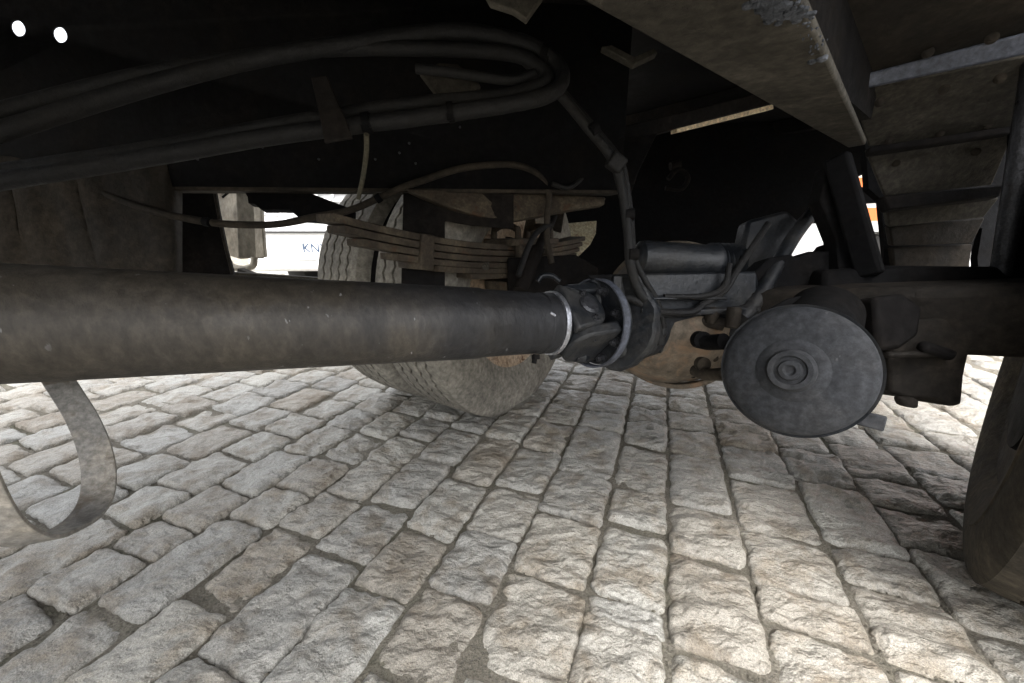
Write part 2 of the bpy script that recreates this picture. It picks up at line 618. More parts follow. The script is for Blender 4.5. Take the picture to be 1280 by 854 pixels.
cells = []
seed = 1
for ci in range(len(us) - 1):
    u0, u1 = us[ci], us[ci + 1]
    lr = random.Random(500 + ci)
    kn = sorted(known.get(ci, []))
    js = []
    if kn:
        js = list(kn)
        v = kn[0]
        while v > -2.2:
            v -= lr.uniform(.16, .25)
            js.append(v)
        v = kn[-1]
    else:
        js = []
        v = -2.4 + lr.random() * 0.2
        js.append(v)
    while v < 9.5:
        v += lr.uniform(.13, .20) if abs(u0) < 1 and u0 > -0.8 else lr.uniform(.13, .215)
        js.append(v)
    js.sort()
    for v0, v1 in zip(js[:-1], js[1:]):
        x, y = xy_of((u0 + u1) / 2, (v0 + v1) / 2)
        cells.append((u0, u1, v0, v1, x, y, seed))
        seed += 1
vis, rest = [], []
for c in cells:
    q = cam_px(Vector((c[4], c[5], 0.02)))
    d = math.hypot(c[4], c[5])
    if q and -190 < q[0] < 1420 and 425 < q[1] < 1200:
        vis.append((d, c))
    elif d < 8.5:
        rest.append((d, c))
vis.sort(key=lambda t: t[0])
single = vis[:290]
rest += vis[290:]
for d, c in single:
    n = 30 if d < 0.9 else (20 if d < 1.5 else 12)
    V, Fc, o = sett_mesh(c[0], c[1], c[2], c[3], n, c[6])
    me = bpy.data.meshes.new('cobblestone')
    me.from_pydata(V, [], Fc)
    me.shade_smooth()
    me.materials.append(M['sett'])
    ob = bpy.data.objects.new('cobblestone', me)
    scene.collection.objects.link(ob)
    ob.location = o
    ob.parent = ground
parts = []
for d, c in rest:
    V, Fc, o = sett_mesh(c[0], c[1], c[2], c[3], 6 if d < 3 else 4, c[6])
    parts.append(([v + o for v in V], Fc))
far = obj('cobblestones', parts, M['setts'], ground, sharp=80)
far['kind'] = 'stuff'

# pebbles and chips lying in the joints
pr = random.Random(5)
pv = []
for _ in range(3200):
    c = pr.choice(single)[1] if pr.random() < .5 else single[pr.randrange(90)][1]
    if pr.random() < .6:
        u_, v_ = c[0] + pr.uniform(-.006, .006), pr.uniform(c[2], c[3])
    else:
        u_, v_ = pr.uniform(c[0], c[1]), c[2] + pr.uniform(-.006, .006)
    x, y = xy_of(u_, v_)
    r_ = pr.uniform(.001, .0034) * (1.5 if pr.random() < .08 else 1)
    z0 = 0.0205 + r_ * .3
    bmv = [Vector((x, y, z0)) + Vector((a, b, c_)) * r_ * pr.uniform(.7, 1.2) for a, b, c_ in ((1, 0, 0), (-1, 0, 0), (0, 1, 0), (0, -1, 0), (0, 0, 1), (0, 0, -1))]
    pv.append((bmv, [(0, 2, 4), (2, 1, 4), (1, 3, 4), (3, 0, 4), (2, 0, 5), (1, 2, 5), (3, 1, 5), (0, 3, 5)]))
grit = obj('grit', pv, M['soil'], ground)
grit['kind'] = 'stuff'

# ------------------------------------------------------------------ the truck
AX = Vector((0.777, -0.629, 0))          # along the rear axle towards the near wheel
BX = Vector((0.629, 0.777, 0))           # towards the tail
C = Vector((0.4255, 1.0115, 0))
HUB = 0.48
CH = C + Vector((0, 0, HUB))
L50 = Vector((sin(radians(50)), cos(radians(50)), 0))
P50 = Vector((cos(radians(50)), -sin(radians(50)), 0))

truck = empty('truck', C, 'grimy truck seen from beneath, its propshaft and rear axle above the cobbles', 'truck')


def ax(s, b=0.0, h=HUB):
    return C + AX * s + BX * b + Vector((0, 0, h))


# --- cargo floor overhead
def tk(l, p, h):
    return C + L50 * l + P50 * p + Vector((0, 0, h))


obj('cargo_floor', prism([tk(-6.5, -1.24, 1.27), tk(2.6, -1.24, 1.27), tk(2.6, .80, 1.27), tk(-6.5, .80, 1.27)], (0, 0, 0.08)), M['black'], truck, 0.005)
obj('cargo_body', prism([tk(-6.5, -1.26, 1.36), tk(2.7, -1.26, 1.36), tk(2.7, .82, 1.36), tk(-6.5, .82, 1.36)], (0, 0, 1.6)), M['white'], truck, 0.02)
for l in (-3.6, -2.8, -2.0, -1.45, 0.9, 1.6, 2.3):
    obj('floor_bearer', box(tk(l, -1.22, 1.235), tk(l, .78, 1.235), 0.06, 0.066), M['dark'], truck, 0.004)

# --- far chassis rail with two round holes that let the daylight through
ra, rb = W(-420, 222, 0.62), W(775, 238, 1.06)
ra = lerp(rb, W(40, 232, 0.90), 1.35)
rz = 0.0
rd = (rb - ra)
rl = rd.length
rdn = rd.normalized()
_, rs_, ru = frame(rdn)
hole_px = [(26, 37), (78, 45)]


def plane_hit(px, py, p0, nrm):
    o = Vector((0, 0, CAMH))
    d = W(px, py, 1.0) - o
    return o + d * ((p0 - o).dot(nrm) / d.dot(nrm))


outer = [ra, rb, rb + ru * 0.44, ra + ru * 0.44]
bm = bmesh.new()
loops = [outer]
holes = []
for hp in hole_px:
    hc = plane_hit(hp[0], hp[1], ra, rs_)
    holes.append(hc)
    loops.append([hc + rdn * cos(2 * pi * k / 24) * 0.0155 + ru * sin(2 * pi * k / 24) * 0.0155 for k in range(24)])
edges = []
for lp in loops:
    vs = [bm.verts.new(v) for v in lp]
    edges += [bm.edges.new((vs[i], vs[(i + 1) % len(vs)])) for i in range(len(vs))]
bmesh.ops.triangle_fill(bm, edges=edges, use_beauty=True)
V = [v.co.copy() for v in bm.verts]
bm.verts.index_update()
Fc = [tuple(v.index for v in f.verts) for f in bm.faces]
bm.free()
web = obj('chassis_rail', (V, Fc), M['black'], truck)
md = web.modifiers.new('solid', 'SOLIDIFY')
md.thickness = 0.008
obj('rail_flange', prism([ra + ru * .003 + rs_ * .002, rb + ru * .003 + rs_ * .002, rb + ru * .003 - rs_ * 0.07, ra + ru * .003 - rs_ * 0.07], ru * -0.012), M['brown'], web, 0.002)
obj('rail_flange', box(lerp(ra, rb, .02) + ru * 0.42 + rs_ * 0.03, lerp(ra, rb, .98) + ru * 0.42 + rs_ * 0.03, 0.05, 0.01), M['dark'], web, 0.002)
for px, py in ((575, 160), (500, 192), (520, 205), (512, 180), (470, 200), (845, 212), (905, 134), (933, 124), (330, 185), (400, 200), (250, 200)):
    h_ = plane_hit(px, py, ra, rs_)
    if (h_ - ra).dot(rdn) < rl:
        obj('bolt', hexbolt(h_, (rs_ if rs_.y < 0 else -rs_), 0.006, 0.006), M['bolt'], web)
for k in range(9):
    q_ = ra.lerp(rb, .30 + .078 * k) + ru * .040
    obj('rivet', lathe([(0, .007), (.003, .006), (.005, .003), (.0055, 0)], q_ - rs_ * .0 + (rs_ if rs_.y < 0 else -rs_) * .001, (rs_ if rs_.y < 0 else -rs_), 12), M['dark'], web)
# small oval slots near the top
# --- near chassis rail, running away overhead
r1, r2 = G(725, 0, 0.88), G(1060, 185, 0.88)
r3, r4 = G(1082, 181, 0.88), G(1000, 0, 0.88)
d1 = (r2 - r1).normalized()
r0 = r1 - d1 * 0.9
r5 = r0 + (r4 - r1)
nr = obj('chassis_rail', prism([r0, r1, r2, r3, r4, r5], (0, 0, 0.012)), M['tan'], truck, 0.003)
obj('rail_web', prism([r0 + Vector((0, 0, .052)), r2 + Vector((0, 0, .052)), r2 + Vector((0.02, -.02, .052)), r0 + Vector((0.02, -.02, .052))], (0, 0, 0.33)), M['dark'], nr)
# pale folded corner of a bracket over the propshaft
obj('bracket', slab([(600, -20, .5), (690, -20, .5), (672, 4, .5), (658, 24, .5), (640, 12, .5), (612, 3, .5)], .01), M['tan'], truck, .002)
obj('bracket', slab([(752, 58, .9), (793, 80, .9), (822, 66, .9), (818, 60, .9), (793, 71, .9), (765, 56, .9)], .02), M['tan'], truck, .002)
sr = random.Random(3)
sp_ = []
for _ in range(90):
    t_ = sr.random()
    q_ = G(950 + 78 * t_ + sr.gauss(0, 8), (4 + 22 * t_ if t_ < .7 else 20 + 200 * (t_ - .7)) + sr.gauss(0, 6), .8795)
    r_ = sr.uniform(.0015, .0045)
    sp_.append(lathe([(-.001, 0), (-.001, r_), (r_ * .35, r_ * .8), (r_ * .55, 0)], q_, (0, 0, -1), 9, amp=.006))
obj('sealant_patch', sp_, M['fluff'], nr)

# --- crossmember with warm edge light painted on a strip, and gusset
cm0, cm1 = W(745, 178, 1.25), W(985, 118, 1.45)
cmb = obj('cross_member', box(cm0, cm1, 0.10, 0.045), M['dark'], truck, 0.004)
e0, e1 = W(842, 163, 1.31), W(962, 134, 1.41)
obj('lit_edge_strip', box(e0, e1, 0.03, 0.020), M['orange'], cmb, 0.001)
obj('gusset', slab([(760, 178, 1.2), (822, 166, 1.24), (798, 215, 1.2), (788, 245, 1.17), (779, 240, 1.16)], .012), M['dark'], truck, .002)
obj('fitting', [tube([W(835, 224, 1.93), W(848, 212, 1.93), W(860, 222, 1.93), W(852, 236, 1.93), W(832, 235, 1.93)], .012), cyl(W(838, 208, 1.93), W(850, 205, 1.93), .02)], M['dark'], truck)

# --- propshaft
sA, sB = W(0, 405, 0.40), W(752, 404, 0.83)
SD = (sB - sA).normalized()
_, SS, SU_ = frame(SD)
base = lambda px, z: W(px, 404.5, z)
pe = sA + SD * ((sB - sA).length * 0.835)          # end of tube
ps = sA - SD * 0.75
tl = (pe - ps).length
sh = obj('drive_shaft', lathe([(0, .0635), (tl - .17, .0625), (tl - .165, .0625), (tl - .158, .0625), (tl - .15, .0605), (tl - .03, .0585), (tl - .028, .060), (tl - .006, .060), (tl, .054)], ps, SD, 64), M['shaft'], truck)
obj('retaining_ring', lathe([(0, .052), (0, .0625), (.004, .0635), (.009, .0635), (.011, .061), (.011, .052)], pe - SD * 0.004, SD, 64), M['steel'], sh)
nd = (-SU_ * .15 + SS * 1).normalized()
if nd.y > 0:
    nd = -nd
# balance weight and weld scars
bp = sA + SD * ((sB - sA).length * 0.79)
obj('weld_scar', tube([bp + nd * .0505 + SU_ * .037 + SD * (.0 + k * .006) + SU_ * (-.003 * k) + nd * .0012 * k for k in range(4)], .0028, 8), M['steel'], sh)
obj('grease_nipple', [cyl(pe - SD * .045 + nd * .03 - SU_ * .050, pe - SD * .05 + nd * .035 - SU_ * .064, .005, 10), cyl(pe - SD * .045 + nd * .03 - SU_ * .050, pe - SD * .045 + nd * .033 - SU_ * .058, .008, 6)], M['black'], sh)


# --- universal joint
def ear(c, out, axis_pin, d, mat, parent, name, L=.052, wide=.044, th=.022):
    """forged fork arm: from the hub plate along d, bored round the pin axis"""
    pts = []
    for k in range(13):
        a = -pi / 2 + pi * k / 12
        pts.append(c + d * cos(a) * wide * .9 + axis_pin.cross(d).normalized() * sin(a) * wide)
    pts = [c - d * L + axis_pin.cross(d).normalized() * -wide * 1.25] + pts + [c - d * L + axis_pin.cross(d).normalized() * wide * 1.25]
    return obj(name, prism([p + axis_pin * (out - th / 2) for p in pts], axis_pin * th), mat, parent, .006)


rot = radians(38)
n1 = (SU_ * cos(rot) + nd * sin(rot)).normalized()
n2 = SD.cross(n1).normalized()
uc = pe + SD * .062
uj = obj('universal_joint', [cyl(uc - n1 * .058, uc + n1 * .058, .017, 24), cyl(uc - n2 * .058, uc + n2 * .058, .017, 24),
                             lathe([(-.03, 0), (-.024, .02), (0, .028), (.024, .02), (.03, 0)], uc, SD, 24)], M['bolt'], truck)
for sg_ in (-1, 1):
    ear(uc, sg_ * .046, n1, SD, M['casting'], uj, 'yoke_arm')
    ear(uc - SD * .004, sg_ * .052, n2, -SD, M['casting'], uj, 'yoke_arm', .056, .050, .026)
    for nn in (n1, n2):
        obj('bearing_cap', [lathe([(0, 0), (0, .020), (.004, .021), (.008, .016), (.008, 0)], uc + nn * sg_ * .056, nn * sg_, 24)], M['bolt'], uj)
        for q in (-1, 1):
            tt = nn.cross(SD).normalized()
            obj('cap_bolt', hexbolt(uc + nn * sg_ * .057 + tt * q * .030, nn * sg_, .006, .006), M['bolt'], uj)
obj('yoke_collar', lathe([(0, .056), (.012, .058), (.03, .045), (.034, .03), (.034, 0)], pe, SD, 48), M['casting'], uj)
fc = uc + SD * .058
fl = obj('companion_flange', lathe([(0, .03), (0, .084), (.004, .088), (.016, .088), (.020, .084), (.020, .062), (.05, .058)], fc, SD, 64), M['casting'], truck)
obj('flange_shroud', lathe([(-.004, .089), (-.012, .0915), (-.012, .0950), (.004, .0950), (.004, .089)], fc, SD, 64, closed=True), M['edge'], fl)
for k in range(8):
    a = 2 * pi * k / 8 + .2
    dd = SU_ * cos(a) + nd * sin(a)
    obj('flange_bolt', hexbolt(fc + dd * .073, -SD, .0085, .011), M['bolt'], fl)
fc2 = fc + SD * .045
nose = obj('pinion_housing', lathe([(0, .05), (0, .098), (.006, .104), (.022, .104), (.028, .082), (.045, .078), (.06, .094), (.075, .096), (.085, .090), (.12, .10), (.125, .08)], fc2, (CH - fc2), 56, amp=.012), M['casting'], truck)
obj('carrier_casting', lathe([(.09, .06), (.10, .100), (.14, .130), (.18, .155), (.22, .170), (.27, .165), (.30, .10)], fc2, (CH - fc2), 56, amp=.006), M['rustcast'], truck)
# lower casting lugs seen under the joint
for px, py, z, r in ((726, 444, .80, .018), (741, 447, .82, .009), (776, 436, .84, .024), (792, 428, .86, .020)):
    obj('casting_lug', lathe([(-.02, 0), (-.016, r * .7), (0, r), (.016, r * .7), (.02, 0)], W(px, py, z), SD, 20), M['casting'], nose)

# --- differential banjo and axle tubes
diff = obj('differential_housing', lathe([(-.15, 0), (-.145, .06), (-.12, .115), (-.075, .160), (0, .186), (.06, .176), (.11, .14), (.14, .09), (.155, 0)], CH + BX * .02, BX, 64, amp=.006), M['rustcast'], truck)
obj('differential_rib', [lathe([(-.012, .185), (-.010, .199), (.010, .199), (.012, .185)], CH + BX * .0, BX, 64, closed=True)], M['rustcast'], diff, .002)
for k in range(14):
    a = 2 * pi * k / 14
    obj('cover_bolt', hexbolt(CH + AX * cos(a) * .150 + Vector((0, 0, sin(a) * .150)) - BX * .085, -BX, .007, .008), M['brown'], diff)
# blue-black casting and cylinder above the differential
up = Vector((0, 0, 1))
tc = obj('transfer_casing', [slab([(735, 340, .80), (800, 338, .82), (950, 335, .86), (952, 386, .86), (850, 393, .83), (800, 396, .81), (742, 378, .80)], .10)], M['casting'], truck, .012)
obj('casing_slot', slab([(735, 344, .795), (775, 344, .805), (772, 349, .805), (738, 348, .795)], .01), M['black'], tc)
obj('casing_rib', [box(W(800, 392, .805), W(945, 386, .85), .03, .012), box(W(802, 372, .80), W(905, 372, .835), .03, .006), box(W(772, 345, .80), W(770, 385, .80), .02, .014)], M['casting'], tc, .003)
bc = obj('brake_cylinder', [lathe([(0, 0), (0, .022), (.008, .036), (.02, .038), (.17, .040), (.18, .045), (.19, .045), (.20, .038), (.24, .034), (.26, .02), (.26, 0)], W(795, 322, .85), W(930, 332, .90) - W(795, 322, .85), 40)], M['casting'], truck)
for k in range(5):
    obj('bellows_fold', lathe([(-.004, .038), (0, .046), (.004, .038)], W(893 + k * 6, 329, .888 + .003 * k), W(930, 332, .90) - W(795, 322, .85), 32), M['casting'], bc)
obj('brake_pipe', [tube([W(800, 388, .79), W(860, 391, .81), W(880, 380, .82), W(905, 364, .83), W(920, 340, .84), W(940, 310, .86), W(960, 280, .92)], .0075, 10),
                   tube([W(830, 371, .80), W(880, 370, .81), W(905, 358, .82), W(912, 330, .83)], .006, 10)], M['hose'], truck)
# brackets and clevises on the banjo
obj('slack_adjuster', [tube([W(870, 424, .80), W(885, 428, .78), W(905, 427, .74)], .016, 14), lathe([(-.01, 0), (-.01, .018), (.01, .018), (.01, 0)], W(876, 425, .79), (0, -1, .2), 20)], M['black'], truck)
obj('push_rod', [tube([W(868, 463, .80), W(882, 468, .77), W(905, 468, .72)], .012, 12), lathe([(-.008, 0), (-.008, .014), (.008, .014), (.008, 0)], W(878, 455, .78), (0, -1, .2), 18)], M['brown'], truck)
obj('breather_cap', [lathe([(0, .012), (.02, .014), (.03, .01), (.035, 0)], W(888, 402, .84), (0, -.2, 1), 16), cyl(W(868, 398, .86), W(905, 406, .84), .014), cyl(W(915, 410, .8), W(918, 385, .8), .014)], M['brown'], diff)

obj('axle_cover', slab([(1030, 338, .84), (1110, 332, .82), (1300, 334, .78), (1300, 385, .76), (1030, 385, .80)], .06), M['black'], truck, .008)
axle = obj('axle_housing', [box(ax(-.62), ax(-.10), .11, .13), box(ax(.10, 0, .50), ax(.70, 0, .575), .12, .125)], M['axle'], truck, .02)
obj('spring_seat', [slab([(1108, 400, .70), (1235, 395, .66), (1230, 432, .66), (1212, 442, .665), (1206, 470, .67), (1203, 506, .67), (1190, 509, .675), (1168, 499, .68), (1135, 498, .69), (1112, 490, .70)], .09), slab([(1128, 496, .66), (1150, 498, .66), (1150, 512, .66), (1132, 508, .66)], .02), slab([(1112, 440, .66), (1200, 438, .655), (1198, 446, .655), (1112, 448, .66)], .02)], M['axle'], axle, .006)
obj('brake_bracket', [slab([(1093, 372, .66), (1130, 366, .66), (1155, 384, .66), (1150, 420, .66), (1128, 436, .66), (1098, 440, .66)], .05),
                      box(W(1150, 432, .66), W(1190, 445, .66), .02, .02)], M['dark'], axle, .008)

# --- near brake chamber, its face almost square to the viewer
dc = W(990, 463, .56)
toc = (Vector((0, 0, CAMH)) - dc).normalized()
dn = (toc + Vector((-.16, 0, 0.0))).normalized()
ch = obj('brake_chamber', lathe([(.012, 0), (.012, .028), (.006, .034), (.004, .036), (.003, .050), (.001, .062), (-.003, .075), (-.008, .086), (-.014, .0935), (-.022, .096), (-.034, .096), (-.038, .092), (-.075, .090), (-.09, .07)], dc, dn, 96), M['disc'], truck)
obj('centre_boss', lathe([(.003, .046), (.006, .042), (.009, .037), (.010, .031), (.017, .030), (.023, .027), (.023, .021), (.019, .019), (.019, .015), (.026, .013), (.027, .008), (.023, .005), (.023, 0)], dc + dn.cross(Vector((0, 0, 1))).normalized() * 0.0, dn, 64), M['disc'], ch)
obj('clamp_band', lathe([(-.024, .095), (-.022, .0995), (-.038, .0995), (-.040, .095)], dc, dn, 96, closed=True), M['casting'], ch)
_, cs1, cu1 = frame(dn)
cl = W(1082, 524, .58)
obj('clamp_lug', [box(cl - cs1 * .022, cl + cs1 * .020, .022, .016, dn), cyl(cl + cs1 * .016 + cu1 * .012, cl + cs1 * .016 - cu1 * .012, .006, 10)], M['disc'], ch, .002)
obj('chamber_body', lathe([(0, .088), (.05, .086), (.09, .07), (.13, .062), (.19, .058), (.21, .04), (.21, 0)], dc - dn * .06, (W(1055, 330, .78) - dc), 48), M['black'], ch)
obj('chamber_bracket', [slab([(950, 392, .66), (985, 372, .68), (1050, 360, .70), (1110, 400, .7), (1102, 452, .7), (1010, 440, .68)], .03)], M['black'], ch, .004)

# --- suspension struts round the gap of daylight
obj('torque_rod', tube([W(1036, 244, .98), W(995, 292, .93), (W(948, 372, .86)), W(925, 400, .84)], [.018, .016, .016, .02], 16), M['casting'], truck)
obj('hanger_post', box(W(1046, 196, .84), W(1088, 345, .82), .03, .045), M['black'], truck, .006)
obj('hanger_post', slab([(1035, 205, .86), (1068, 212, .86), (1078, 262, .86), (1112, 345, .85), (1050, 345, .85), (1046, 298, .86), (1034, 268, .86), (1026, 250, .86)], .04), M['black'], truck, .004)
obj('hanger_foot', slab([(938, 345, .88), (962, 322, .88), (985, 318, .88), (1000, 321, .88), (1012, 314, .88), (1035, 314, .88), (1046, 300, .88), (1100, 340, .88), (1100, 400, .88), (938, 400, .88)], .06), M['black'], truck, .004)
obj('spring_pad', slab([(935, 275, 1.02), (985, 262, 1.02), (1002, 278, 1.02), (975, 318, 1.02), (940, 345, 1.0), (925, 320, 1.02)], .05), M['casting'], truck, .01)


# --- wheels
def tyre_profile(w=.25, Ro=.48, Ri=.272):
    h = w / 2
    p = [(-h * .70, Ri), (-h * .82, Ri + .006), (-h * .97, Ri + .04), (-h * 1.06, Ri + .085), (-h * 1.07, Ri + .105), (-h * 1.05, Ri + .107), (-h * 1.05, Ri + .128),
         (-h * 1.02, Ri + .150), (-h * .97, Ri + .178), (-h * .93, Ro - .016), (-h * .86, Ro - .004)]
    for g in (-.52, -.175, .175, .52):
        g *= h
        p += [(g - .0052, Ro, 1), (g - .0036, Ro - .013, 1), (g + .0036, Ro - .013, 1), (g + .0052, Ro, 1)]
    p += [(-q[0], q[1]) for q in p[10::-1]]
    return p


def wheel(s_face, side, mat, w=.25, A=None, O=None, rim='rim'):
    """side: +1 near, -1 far; s_face is where its inner face stands along the axle"""
    A = A or AX
    O = O or ax(s_face)
    hub = O + A * side * w * .53
    rm = obj('wheel', lathe([(-.105, .276), (-.108, .286), (-.100, .288), (-.094, .270), (-.07, .262), (-.02, .248), (.05, .243), (.064, .225), (.05, .14), (.03, .12), (.03, .06)], hub, A * side, 64, closed=False), M[rim], truck)
    ty = obj('tyre', lathe(tyre_profile(w), hub, A * side, 144, zig=.0045), mat, rm, sharp=28)
    return rm


AL = Vector((sin(radians(124)), cos(radians(124)), 0))
OL = ax(-.667) + Vector((.138, .0, 0))
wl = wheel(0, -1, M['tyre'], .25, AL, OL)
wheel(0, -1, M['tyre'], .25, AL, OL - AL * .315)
obj('tyre_gap_shade', lathe([(-.03, .30), (-.03, .435), (.03, .435), (.03, .30)], OL - AL * .29, AL, 48), M['black'], truck)  # black ring added to paint the shade between the twin tyres
obj('sidewall_shade', slab([(504, 236, 1.02), (642, 236, 1.04), (642, 286, 1.04), (590, 282, 1.03), (556, 276, 1.03), (556, 372, 1.03), (501, 372, 1.01)], .006), M['dark'], truck, .002)  # dark plate added in place of shade on the upper sidewall
obj('joint_gap_blocker', slab([(634, 322, 1.16), (720, 318, 1.16), (748, 335, 1.16), (748, 385, 1.16), (634, 385, 1.16)], .03), M['dark'], truck, .006)  # dark slab added to block bright ground showing behind the joint
obj('brake_drum', lathe([(-.02, .10), (-.02, .205), (.0, .215), (.02, .215), (.03, .205), (.13, .205), (.14, .18)], ax(-.60), -AX, 64), M['dark'], truck)
AR = Vector((sin(radians(140)), cos(radians(140)), 0))
OR = Vector((1.035, .74, HUB))
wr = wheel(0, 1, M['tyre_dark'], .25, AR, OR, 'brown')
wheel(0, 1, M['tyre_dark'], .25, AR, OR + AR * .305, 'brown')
obj('brake_drum', lathe([(0, .10), (0, .205), (.02, .215), (.04, .215), (.05, .205), (.13, .205), (.14, .18)], OR + AR * .02, AR, 64), M['black'], truck)


# --- leaf spring on the far side
def leaf_arc(b0, b1, s, hmid, sag, th, w=.075):
    V, Fc = [], []
    n = 18
    for i in range(n + 1):
        b = b0 + (b1 - b0) * i / n
        h = hmid + sag * (b / 0.85) ** 2
        for q, t in ((-w / 2, 0), (w / 2, 0), (w / 2, th), (-w / 2, th)):
            V.append(ax(s + q, b, h + t))
    for i in range(n):
        for k in range(4):
            k2 = (k + 1) % 4
            Fc.append((i * 4 + k, i * 4 + k2, i * 4 + 4 + k2, i * 4 + 4 + k))
    Fc += [(0, 1, 2, 3), (n * 4 + 3, n * 4 + 2, n * 4 + 1, n * 4)]
    return V, Fc


for s0, mm in ((-.50, M['rust']),):
    sp = obj('leaf_spring', leaf_arc(-.66, .36, s0, .645, .125, .016), mm, truck, .002)
    for i, (e0_, e1_, hh) in enumerate(((-.64, .34, .627), (-.60, .32, .609), (-.52, .30, .591), (-.40, .28, .575), (-.28, .26, .559))):
        obj('leaf', leaf_arc(e0_, e1_, s0, hh, .125, .0155 if i else .016, .075 - .002 * i), mm, sp, .002)
    for b_ in (-.09, .09):
        obj('u_bolt', tube([ax(s0 - .05, b_, .42), ax(s0 - .05, b_, .68), ax(s0 - .04, b_, .71), ax(s0, b_, .72), ax(s0 + .04, b_, .71), ax(s0 + .05, b_, .68), ax(s0 + .05, b_, .42)], .010, 10, 4), M['rust'], sp)
    obj('spring_plate', [box(ax(s0, -.13, .67), ax(s0, .13, .67), .12, .02), box(ax(s0, -.13, .535), ax(s0, .13, .535), .12, .03)], M['rust'], sp, .004)
    obj('spring_clip', [box(ax(s0, -.46, .655), ax(s0, -.42, .65), .095, .085)], M['rust'], sp, .004)
obj('spring_hanger', slab([(303, 236, 1.0), (374, 236, 1.02), (442, 262, 1.04), (440, 284, 1.04), (400, 276, 1.02), (375, 274, 1.0), (362, 262, 1.0), (345, 262, 1.0), (326, 262, 1.0), (318, 255, 1.0), (310, 254, 1.0), (309, 246, 1.0)], .03), M['black'], truck, .002)
obj('helper_beam', [slab([(508, 236, .98), (757, 246, 1.14), (756, 256, 1.14), (715, 262, 1.11), (675, 270, 1.08), (640, 276, 1.05), (600, 270, 1.02), (560, 258, 1.0), (525, 244, .985)], .03)], M['rust'], truck, .004)
obj('hanger_plate', [slab([(640, 262, 1.42), (668, 262, 1.42), (672, 300, 1.42), (650, 325, 1.42), (640, 300, 1.42)], .02)], M['rust'], truck, .004)
obj('hanger_plate', [slab([(690, 262, 1.45), (706, 264, 1.45), (702, 290, 1.45), (684, 285, 1.45)], .02), cyl(W(696, 258, 1.42), W(696, 258, 1.52), .035)], M['brown'], truck, .004)
obj('spring_gap_blocker', slab([(640, 236, 1.95), (762, 236, 1.95), (762, 350, 1.95), (640, 350, 1.95)], .02), M['black'], truck)  # black sheet added to block a bright gap behind the spring
obj('flaking_panel', slab([(686, 290, 1.80), (700, 280, 1.80), (746, 276, 1.82), (745, 292, 1.82), (738, 306, 1.8), (719, 325, 1.78), (689, 322, 1.78)], .02), M['palerust'], truck, .003)
obj('flaking_panel', slab([(712, 256, 1.7), (728, 247, 1.7), (757, 248, 1.7), (754, 254, 1.7), (736, 258, 1.7)], .02), M['palerust'], truck, .003)
obj('shock_absorber', [cyl(W(650, 365, 1.05), W(672, 312, 1.12), .020), cyl(W(672, 312, 1.12), W(692, 270, 1.2), .013)], M['dark'], truck)
obj('spring_bolt', [hexbolt(W(592, 335, 1.12), (0, -1, 0), .012, .012), hexbolt(W(605, 333, 1.12), (0, -1, 0), .012, .012), box(W(585, 327, 1.13), W(612, 327, 1.14), .03, .008)], M['tan'], truck)

# --- tank with pressed ribs on the left, and the flap beside it
V, Fc = [], []
cols, rows = 90, 16
ridges = [(28, 40), (42, 95), (96, 140), (128, 162), (195, 228)]
for j in range(rows + 1):
    t = j / rows
    for i in range(cols + 1):
        px = -220 + (448) * i / cols
        py = 205 + 150 * t
        z = .86 + .10 * ((px + 220) / 448)
        for top, bot in ridges:
            xr = top + (bot - top) * t
            z -= .004 * math.exp(-((px - xr) / 9.0) ** 2)
        z += .05 * (t - .4) ** 2 + .004 * noise.fractal(Vector((px * .006, py * .003, 0)), 1, 2, 2)
        V.append(W(px, py, z))
for j in range(rows):
    for i in range(cols):
        a = j * (cols + 1) + i
        Fc.append((a, a + 1, a + cols + 2, a + cols + 1))
tank = obj('fuel_tank', (V, Fc), M['brown'], truck, sharp=60)
md = tank.modifiers.new('solid', 'SOLIDIFY')
md.thickness = .05
md.offset = 1
obj('mud_flap', slab([(215, 215, 1.08), (262, 215, 1.10), (270, 262, 1.1), (280, 310, 1.1), (290, 345, 1.1), (226, 345, 1.08)], .03), M['dark'], truck, .003)
obj('flap_edge', tube([W(266, 225, 1.09), W(272, 262, 1.09), (W(281, 305, 1.09)), W(291, 345, 1.09)], .004, 8), M['brown'], truck)
# --- beige mudguard in the light
mgp = [W(*p) for p in ((255, 220, 1.5), (325, 222, 1.5), (327, 270, 1.5), (331, 322, 1.5), (300, 324, 1.5), (280, 318, 1.5))]
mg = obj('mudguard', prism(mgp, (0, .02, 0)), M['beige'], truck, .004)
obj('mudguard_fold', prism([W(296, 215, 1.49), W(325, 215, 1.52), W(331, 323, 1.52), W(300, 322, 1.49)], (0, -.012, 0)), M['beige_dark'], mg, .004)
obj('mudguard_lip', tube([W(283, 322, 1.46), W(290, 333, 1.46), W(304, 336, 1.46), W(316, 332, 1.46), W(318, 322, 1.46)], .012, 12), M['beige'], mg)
obj('reflector', slab([(262, 228, 1.48), (274, 228, 1.48), (271, 240, 1.48), (266, 240, 1.48)], .01), M['red'], mg)
obj('stay', tube([W(278, 247, 1.47), W(300, 228, 1.47)], .004, 8), M['dark'], mg)
obj('step_rail', [box(W(286, 345, 1.3), W(400, 352, 1.4), .03, .03), box(W(300, 340, 1.35), W(318, 347, 1.35), .03, .03)], M['tan'], truck, .003)

